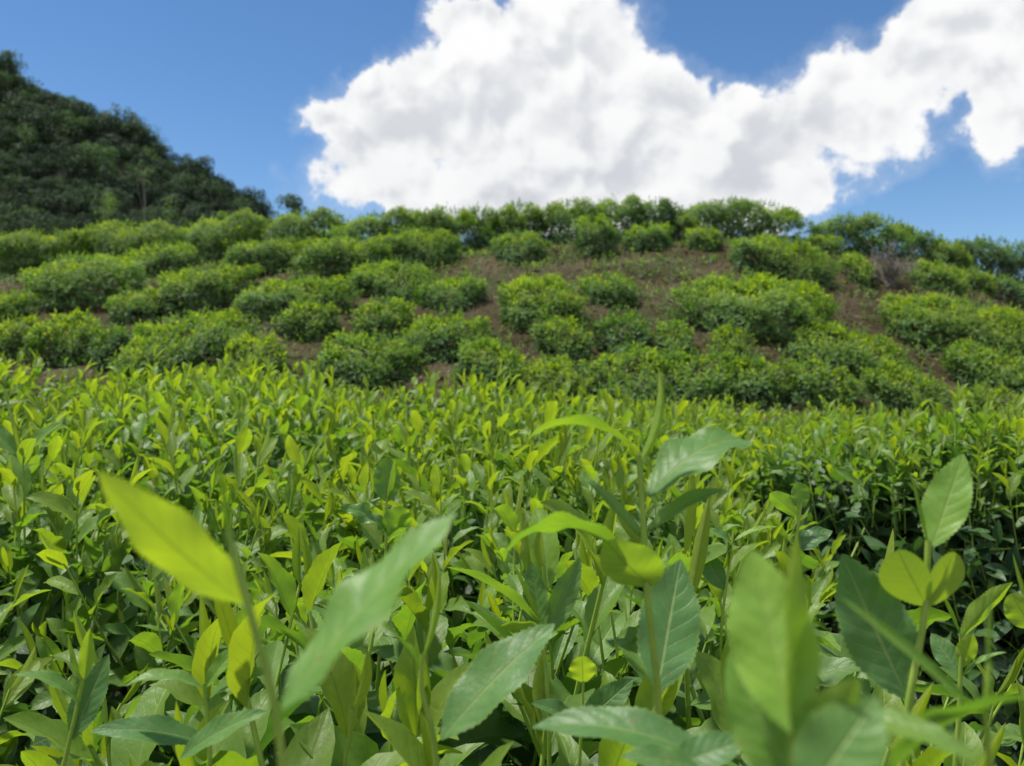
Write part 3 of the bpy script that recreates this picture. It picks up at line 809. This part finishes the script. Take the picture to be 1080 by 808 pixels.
hero('shoot with a yellow leaf sweeping up to the right, near the right edge', .58,
     [(1006, 830), (1012, 740), (1014, 668)],
     [L((1014, 672), (1068, 614, .57), .34, .04, (.3, .7, .5), fold=.45, bend=-.3),
      BUD((1012, 668), (992, 622), .18, .1, (.5, -.8, .2)),
      L((1013, 712), (982, 668, .6), .55, .5, (-.3, -.8, .4), fold=.2, bend=-.2),
      L((1014, 705), (1026, 668, .57), .5, .05, (.4, .7, .4), fold=.35, bend=-.1),
      L((1014, 715), (1062, 688, .57), .22, .2, (.2, -.2, .9), fold=.4, bend=-.7)], r0=.0021)
hero('cut off shoot with a round yellow leaf at the right frame edge', .55,
     [(1096, 830), (1092, 700), (1088, 650)],
     [L((1090, 664), (1066, 626), .8, .02, (0, .72, .7), rnd=1.6, fold=.2, bend=.2, wpow=.6), BUD((1088, 655), (1068, 583), .12, .1)], r0=.002)
hero('small two-leaved shoot with a white-green round top leaf, before the dark gap', .80,
     [(832, 640), (838, 585), (845, 530)],
     [L((845, 536), (842, 508, .8), .75, .22, (0, -.95, .2), fold=.12, bend=.1, wpow=.6),
      L((842, 545), (812, 520, .79), .5, .15, (-.3, .6, .6), fold=.35, bend=-.7),
      L((836, 582), (878, 560, .8), .5, .6, (.3, -.5, .8), fold=.2, bend=-.9, ruffle=.12),
      L((834, 604), (850, 585, .76), .7, .3, (.2, -.6, .7), fold=.3, bend=-.8)], r0=.002)
hero('thin shoot with a spear-like bud and drooping leaf, left of the dark gap', .78,
     [(762, 650), (770, 590), (774, 560)],
     [L((773, 572), (822, 556, .78), .22, .15, (.2, -.1, .95), fold=.5, bend=-.6),
      L((771, 572), (745, 560, .78), .5, .35, (-.2, -.5, .8), fold=.3, bend=-.9),
      BUD((768, 600), (768, 566), .2, .1),
      L((764, 622), (738, 578, .80), .5, .5, (-.4, -.7, .5), fold=.2, bend=-.5)], r0=.0016)
hero('shoot with a spear-shaped yellow bud leaf in the bottom left corner', .60,
     [(62, 830), (76, 770), (88, 715)],
     [L((89, 718), (95, 662, .6), .34, .0, (.3, -.9, .1), fold=.6, bend=.15),
      L((88, 722), (72, 670, .6), .24, .05, (-.6, -.6, .3), fold=.8, bend=.1),
      L((86, 745), (14, 712, .58), .30, .35, (0, -.25, .95), fold=.3, bend=-1.1),
      L((76, 780), (115, 690, .62), .4, .5, (.2, -.8, .5), fold=.25, bend=-.2)], r0=.002)
hero('shoot with a curved pale upper leaf and two arched side leaves, bottom left', .55,
     [(222, 830), (220, 770), (216, 722)],
     [L((217, 725), (258, 678, .55), .34, .18, (-.5, -.8, .3), fold=.3, bend=-.6),
      L((216, 728), (132, 724, .53), .30, .30, (0, -.2, .95), fold=.3, bend=-1.25),
      L((219, 740), (288, 710, .55), .34, .32, (0, -.3, .9), fold=.3, bend=-1.0),
      L((221, 785), (95, 772, .52), .30, .55, (0, -.5, .85), fold=.25, bend=-.7),
      L((190, 800, .5), (282, 750, .5), .30, .42, (-.1, -.6, .8), fold=.3, bend=-.6)], r0=.002)
hero('round pale leaf wrapped round a folded bud, standing in the table left of centre', .95,
     [(405, 620), (407, 575), (408, 525)],
     [L((408, 529), (408, 482, .95), .66, .30, (-.1, -.95, .2), fold=.08, bend=.1, wpow=.6),
      BUD((408, 527), (416, 484, .93), .26, .12, (.8, -.5, 0)),
      L((407, 560), (358, 535, .92), .36, .45, (-.1, -.5, .85), fold=.15, bend=-.9, ruffle=.25, twist=.6),
      L((406, 566), (430, 537, .92), .6, .15, (.3, .6, .6), fold=.3, bend=-.6),
      L((405, 580), (378, 548, .9), .34, .35, (-.6, -.6, .3), fold=.3, bend=-.1)], r0=.002)
hero('shoot with two broad light leaves spreading like a fan, centre', .62,
     [(578, 740), (574, 690), (570, 655)],
     [L((571, 668), (560, 592, .63), .40, .42, (-.35, -.9, .3), fold=.25, bend=.1),
      L((574, 672), (612, 588, .64), .34, .42, (.3, -.9, .3), fold=.25, bend=-.1),
      L((570, 660), (470, 598, .60), .22, .12, (-.1, .3, .95), fold=.5, bend=-.5),
      BUD((570, 660), (540, 590), .14, .05),
      L((576, 690), (528, 660, .6), .5, .12, (-.2, .5, .8), fold=.3, bend=-.9)], r0=.002)
hero('short shoot ending in one small bright yellow leaf, bottom centre right', .60,
     [(612, 790), (614, 750), (615, 718)],
     [L((615, 720), (614, 692, .59), .85, -.05, (0, .72, .7), rnd=1.6, fold=.15, bend=.15, wpow=.6),
      L((613, 765), (668, 716, .6), .46, .5, (.2, -.7, .6), fold=.25, bend=-.3),
      L((612, 770), (560, 742, .58), .36, .55, (-.1, -.5, .8), fold=.25, bend=-.8)], r0=.0016)
hero('low shoot with big dark glossy leaves along the bottom edge, right of centre', .36,
     [(742, 850), (738, 815), (734, 800)],
     [L((760, 805, .36), (560, 768, .38), .28, .50, (0, -.35, .93), fold=.25, bend=-.8),
      L((740, 812, .34), (655, 798, .34), .40, .45, (0, -.5, .85), fold=.2, bend=-.5),
      L((700, 815, .35), (790, 780, .35), .45, .5, (0, -.6, .8), fold=.2, bend=-.5)], r0=.002)
hero('tall thin bare-stemmed sprig with a small drooping leaf, left frame edge', 1.5,
     [(30, 560), (22, 490), (5, 410)],
     [L((22, 490), (66, 446, 1.5), .34, .2, (-.2, -.7, .6), fold=.3, bend=-.7), L((20, 480), (-25, 440, 1.5), .34, .3, (0, -.6, .7), bend=-.5)], r0=.003)

# ------------------------------------------------------------------ forested hill behind on the left
D = 230.0
RIDGE = [(-700, -150), (-420, -130), (-160, -30), (0, 62), (35, 88), (70, 102), (105, 118), (135, 130), (165, 146), (195, 170), (225, 186), (255, 200), (275, 214), (290, 238), (330, 262), (420, 300), (560, 330)]
rx_ = np.array([p[0] for p in RIDGE], float); ry_ = np.array([p[1] for p in RIDGE], float)


def ridge_h(px): return (404 - np.interp(px, rx_, ry_)) / F * D - 3.0


def hill_z(x, y):
    px = 540 + x / D * F
    h = ridge_h(px)
    t = np.clip((y - 130) / (D - 130), 0, 1); back = np.clip((y - D) / 120, 0, 1)
    low = -12.0
    return ZC + low + (h - low) * (t ** 1.15) * (1 - back ** 1.5) + 2.0 * np.sin(x * .11 + y * .05) * np.sin(y * .09) * t * (1 - t) * 2


xs = np.linspace(-330, 10, 110); ys = np.linspace(128, 352, 60)
X, Y = np.meshgrid(xs, ys, indexing='ij'); Z = hill_z(X, Y)
mb = MB(); i, j = np.meshgrid(np.arange(len(xs) - 1), np.arange(len(ys) - 1), indexing='ij'); b = (i * len(ys) + j).ravel()
mb.add(np.stack([X, Y, Z], -1).reshape(-1, 3), np.stack([b, b + len(ys), b + len(ys) + 1, b + 1], -1))
h = link('hill', mb.mesh('hill', [plain('forest_floor', [(.3, (.018, .022, .012)), (.7, (.05, .05, .03))], .2, .95, .5, .3)])); h['kind'] = 'structure'


def crown_template(seed, R=4.6, H=5.6, n=1100, gaps=0.0, leaf=.55):
    r = np.random.default_rng(seed)
    nb = 11
    c = np.stack([r.normal(0, .42 * R, nb), r.normal(0, .42 * R, nb), r.uniform(-.05, 1, nb) * H * .75 + H * .25], -1); rad = r.uniform(.28, .52, nb) * R
    k = r.integers(0, nb, n); dirs = unit(r.normal(0, 1, (n, 3)) + np.array([0, 0, .45]))
    pos = c[k] + dirs * (rad[k] * (1 - .5 * r.random(n) ** 2.2))[:, None]
    m = MB(); lm = MB(); put_leaf(lm, (0, -.5, 0), (0, 1, 0), (0, 0, 1), L=1.0, W=.62, nu=2, nv=1, fold=.0, bend=-.8)
    M = up_frames(unit(dirs + np.array([0, 0, .35]) + r.normal(0, .28, (n, 3))), r.uniform(0, 6.28, n))
    batch(m, lm.arrays(), pos, M, r.uniform(.5, 1.2, n) * leaf, .05 + r.uniform(-.15, .2, n), r.random(n))
    return m


CROWN = [crown_template(40 + s) for s in range(7)]
CARR = [m.arrays() for m in CROWN]
BARK = plain('pale_bark', [(.3, (.10, .09, .075)), (.7, (.26, .24, .21))], 2, .9, .3, .02)
N = 2400
px = RS.uniform(-420, 330, N); y = D - 108 * RS.random(N) ** 1.0 + 1
y[:150] = D - RS.uniform(-4, 8, 150)
px[:110] = RS.uniform(-60, 292, 110); px[300:] = RS.uniform(-70, 300, N - 300)
x = (px - 540) / F * D * (y / D) ** 0 ; 
pos = np.stack([x, y, hill_z(x, y) - 1.9], -1)
var = RS.integers(0, 7, N); m = MB(); sc = RS.uniform(.5, .92, N); sc[::6] *= 1.45
hue = RS.normal(0.62, .24, N)
for k in range(7):
    s = np.where(var == k)[0]
    M = up_frames(np.tile([0., 0, 1], (len(s), 1)) + RS.normal(0, .06, (len(s), 3)), RS.uniform(0, 6.28, len(s)))
    batch(m, CARR[k], pos[s], M, sc[s], hue[s], RS.random(len(s)))
o = link('forest', m.mesh('forest', [FOREST])); o['kind'] = 'stuff'; o['label'] = 'dark dense forest covering the steep hill at the left'; o['category'] = 'forest'


def far_tree(label, px_, basepy, w, h, y, age=.4, trunk=.45, n=620, leaf=.6, seed=0):
    """w, h in photograph pixels; the foot stands on the hill"""
    x = (px_ - 540) / F * y; gz = float(hill_z(np.array(x), np.array(y)))
    top = ZC + (404 - basepy + h) / F * y
    H = max(top - gz, 4.0); R = .5 * w / F * y
    t = thing('tree', label, 'tree', (x, y, gz), 'single trees that stand out on the forested hill')
    m = MB(); rr = random.Random(seed)
    tube(m, smooth_path([(0, 0, -.5), (rr.uniform(-.3, .3), 0, H * .4), (rr.uniform(-.3, .3), 0, H * .8)], 8), .045 * R + .12, .08, 7, .5, .5, 0)
    for k in range(7):
        z0 = H * rr.uniform(trunk * .8, .75); a = rr.uniform(0, 6.28)
        tube(m, smooth_path([(0, 0, z0), (math.cos(a) * R * .35, math.sin(a) * R * .35, z0 + H * .10), (math.cos(a) * R * .75, math.sin(a) * R * .75, z0 + H * .18)], 5), .12, .04, 5, .5, .5, 0)
    link('trunk', m.mesh('trunk', [BARK]), t)
    cm = crown_template(70 + seed, R=R * 1.0, H=H * (1 - trunk) * .85, n=n, leaf=leaf)
    arr = list(cm.arrays()); arr[0] = arr[0] + np.array([0, 0, H * trunk - .2], np.float32); arr[3] = arr[3] + age
    mm = MB(); mm.add(*arr)
    c = link('crown', mm.mesh('crown', [FOREST]), t); c['kind'] = 'stuff'


far_tree('tall tree on the top of the ridge at the left frame edge', 8, 72, 22, 20, 229, .34, .3, 420, .6, 1)
far_tree('open-crowned tree on the skyline with sky showing through, right of a thinner one', 139, 128, 17, 17, 229, .3, .5, 260, .5, 2)
far_tree('thin sparse tree on the skyline left of the open-crowned one', 123, 120, 13, 15, 229, .25, .5, 130, .5, 3)
far_tree('bright green broad tree in the middle of the dark forest', 112, 228, 50, 56, 142, .0, .25, 2200, .42, 4)
far_tree('mid green bushy tree low on the slope right of the bright green one', 180, 225, 42, 38, 150, .12, .2, 1500, .42, 5)
far_tree('grey-green tree with pale bare trunk high on the slope', 152, 200, 22, 52, 190, .15, .55, 380, .5, 6)
far_tree('tree at the foot of the forest edge just left of the sky gap', 262, 222, 26, 30, 200, .3, .3, 420, .5, 7)
# the lone tree right of the forest stands on the low end of the same hill
far_tree('lone small dark tree on the skyline right of the forested hill', 309, 224, 31, 20, 226, .36, .40, 2000, .6, 9)

# ------------------------------------------------------------------ sky
W = bpy.data.worlds.new('World'); bpy.context.scene.world = W; W.use_nodes = True
nt = W.node_tree; nt.nodes.clear(); N = NT(nt)
SUN_EL, SUN_AZ = math.radians(70), math.radians(-75)     # azimuth from +Y (ahead), clockwise seen from above
sky = N.n('ShaderNodeTexSky', sky_type='NISHITA'); sky.sun_disc = False
sky.sun_elevation = SUN_EL; sky.sun_rotation = SUN_AZ
sky.altitude = 1200; sky.air_density = 1.0; sky.dust_density = .1; sky.ozone_density = 1.6
tc = N.n('ShaderNodeTexCoord'); sp = N.n('ShaderNodeSeparateXYZ'); nt.links.new(tc.outputs['Generated'], sp.inputs[0])
az = N.m('ARCTAN2', sp.outputs[0], sp.outputs[1]); el = N.m('ARCSINE', sp.outputs[2])
cmb = N.n('ShaderNodeCombineXYZ'); nt.links.new(az, cmb.inputs[0]); nt.links.new(el, cmb.inputs[1])
vec = cmb.outputs[0]
nA = N.n('ShaderNodeTexNoise'); nt.links.new(vec, nA.inputs['Vector']); nA.inputs['Scale'].default_value = 6; nA.inputs['Detail'].default_value = 9; nA.inputs['Roughness'].default_value = .62
spn = N.n('ShaderNodeSeparateColor'); nt.links.new(nA.outputs['Color'], spn.inputs[0])
azw = N.m('ADD', az, N.m('MULTIPLY', N.m('SUBTRACT', spn.outputs[0], .5), .20))
elw = N.m('ADD', el, N.m('MULTIPLY', N.m('SUBTRACT', spn.outputs[1], .5), .17))


def ang(px, py):
    X = (px - 540) / F; Zz = (404 - py) / F
    return math.atan(X), math.atan(Zz / math.hypot(1, X))


BL = [(590, 70, 100, 95), (560, 190, 160, 70), (470, 100, 60, 45), (520, 130, 110, 80), (385, 160, 52, 44), (400, 208, 78, 34), (430, 130, 80, 60), (400, 190, 80, 50), (640, 150, 130, 85), (345, 128, 32, 22), (400, 85, 38, 26),
      (770, 165, 150, 68), (800, 120, 75, 38), (700, 105, 60, 50), (880, 120, 90, 62), (960, 75, 75, 46), (1010, 55, 85, 45), (1065, 95, 62, 66), (985, 8, 50, 16), (1120, 20, 90, 60), (860, 195, 70, 28),
      (495, 40, 45, 42), (590, -20, 60, 40), (1095, 130, 40, 42), (1200, 60, 90, 70), (610, 232, 230, 36)]
field = None
for (cx_, cy_, a_, b_) in BL:
    A0, E0 = ang(cx_, cy_)
    dx = N.m('MULTIPLY', N.m('SUBTRACT', azw, A0), F / (a_ * (math.cos(A0) ** 2 + .02)))
    dy = N.m('MULTIPLY', N.m('SUBTRACT', elw, E0), F / b_)
    q = N.m('SUBTRACT', 1.0, N.m('SQRT', N.m('ADD', N.m('MULTIPLY', dx, dx), N.m('MULTIPLY', dy, dy))))
    q = N.m('MULTIPLY', q, min(1.0, b_ / 60.0 + .35))
    field = q if field is None else N.m('SMOOTH_MAX', field, q, .12)
# unseen clouds added out of view, thickened to brighten leaves that face the lens
gen = N.noise(tc.outputs['Generated'], 2.2, 6, .55)
awayaz = N.mr(N.m('ABSOLUTE', az), .8, 1.1, 0, 1)
fill_cloud = N.m('MULTIPLY', N.mr(gen, .40, .58, -.4, .6), awayaz)
field = N.m('MAXIMUM', field, N.m('SUBTRACT', fill_cloud, N.m('MULTIPLY', N.m('SUBTRACT', 1, awayaz), 1.0)))
def puff(scale, dx=0.0, dy=0.0):
    o = N.n('ShaderNodeVectorMath', operation='ADD'); nt.links.new(vec, o.inputs[0]); o.inputs[1].default_value = (dx, dy, 0)
    nn = N.n('ShaderNodeTexNoise'); nt.links.new(o.outputs[0], nn.inputs['Vector']); nn.inputs['Scale'].default_value = scale * .8; nn.inputs['Detail'].default_value = 4
    m1 = N.n('ShaderNodeVectorMath', operation='MULTIPLY_ADD'); nt.links.new(nn.outputs['Color'], m1.inputs[0]); m1.inputs[1].default_value = (.75 / scale,) * 3; nt.links.new(o.outputs[0], m1.inputs[2])
    v_ = N.n('ShaderNodeTexVoronoi', feature='SMOOTH_F1', voronoi_dimensions='2D'); nt.links.new(m1.outputs[0], v_.inputs['Vector']); v_.inputs['Scale'].default_value = scale; v_.inputs['Smoothness'].default_value = .35
    v_.inputs['Detail'].default_value = 1.6; v_.inputs['Roughness'].default_value = .5; v_.inputs['Lacunarity'].default_value = 2.3
    return N.m('SUBTRACT', .45, v_.outputs['Distance'])


puff0 = puff(13)
wisp = N.noise(vec, 20, 7, .62)
fld = N.m('ADD', N.m('ADD', field, N.m('MULTIPLY', puff0, .30)), N.m('MULTIPLY', N.m('SUBTRACT', wisp, .5), .5))
cover = N.mr(fld, -.10, .17, 0, 1)
haze = N.mr(fld, -.35, .05, 0, .16)
cover = N.m('MAXIMUM', cover, haze)
# billows: sides turned to the sun are brighter than sides turned away
def emboss(scale, det, dx, dy):
    o = N.n('ShaderNodeVectorMath', operation='ADD'); nt.links.new(vec, o.inputs[0]); o.inputs[1].default_value = (dx, dy, 0)
    return N.m('SUBTRACT', N.noise(vec, scale, det, .5, .6), N.noise(o.outputs[0], scale, det, .5, .6))


sh = N.m('ADD', .5, N.m('ADD', N.m('MULTIPLY', emboss(4, 3, -.02, .06), 1.0), N.m('ADD', N.m('MULTIPLY', emboss(9, 4, -.012, .035), .7), N.m('MULTIPLY', N.m('SUBTRACT', puff(13, -.008, .02), puff0), .5))))
thick = N.mr(field, .1, .75, 0, 1)
lowr = N.mr(el, .10, .42, 1, 0)
grey = N.m('MULTIPLY', N.m('ADD', N.mr(sh, .30, .72, 0, .72), N.m('MULTIPLY', lowr, .38)), N.m('ADD', .15, N.m('MULTIPLY', thick, .85)), clamp=True)
ccol = N.mix(grey, (1.04, 1.04, 1.04, 1), (.64, .67, .72, 1))
bgs = N.n('ShaderNodeBackground'); bgs.inputs[1].default_value = .076
skyc = N.n('ShaderNodeHueSaturation'); skyc.inputs['Saturation'].default_value = 1.2; nt.links.new(sky.outputs[0], skyc.inputs['Color'])
nt.links.new(skyc.outputs[0], bgs.inputs[0])
bgc = N.n('ShaderNodeBackground'); nt.links.new(ccol, bgc.inputs[0]); bgc.inputs[1].default_value = .53
mx = N.n('ShaderNodeMixShader'); nt.links.new(cover, mx.inputs[0]); nt.links.new(bgs.outputs[0], mx.inputs[1]); nt.links.new(bgc.outputs[0], mx.inputs[2])
out = N.n('ShaderNodeOutputWorld'); nt.links.new(mx.outputs[0], out.inputs[0])

ld = bpy.data.lights.new('sun', 'SUN'); ld.energy = 3.1; ld.angle = math.radians(4); ld.color = (1, .96, .88)
lo = bpy.data.objects.new('sun', ld); C.objects.link(lo)
sd = np.array([math.cos(SUN_EL) * math.sin(SUN_AZ), math.cos(SUN_EL) * math.cos(SUN_AZ), math.sin(SUN_EL)])
from mathutils import Vector
lo.rotation_euler = Vector(sd).to_track_quat('Z', 'Y').to_euler()
lo.location = (0, 0, 30)

# ------------------------------------------------------------------ camera
cd = bpy.data.cameras.new('camera'); co = bpy.data.objects.new('camera', cd); C.objects.link(co)
co.location = (0, 0, ZC); co.rotation_euler = (PI / 2, 0, 0)
cd.sensor_width = 36; cd.lens = F / 1080 * 36
cd.clip_start = .01; cd.clip_end = 9000
cd.dof.use_dof = True; cd.dof.focus_distance = .82; cd.dof.aperture_fstop = 8.4
sc = bpy.context.scene; sc.camera = co
sc.view_settings.view_transform = 'Standard'; sc.view_settings.look = 'None'; sc.view_settings.gamma = 1; sc.view_settings.exposure = 0.85
sc.render.engine = 'CYCLES'
sc.cycles.max_bounces = 6; sc.cycles.diffuse_bounces = 4; sc.cycles.transmission_bounces = 4; sc.cycles.glossy_bounces = 2
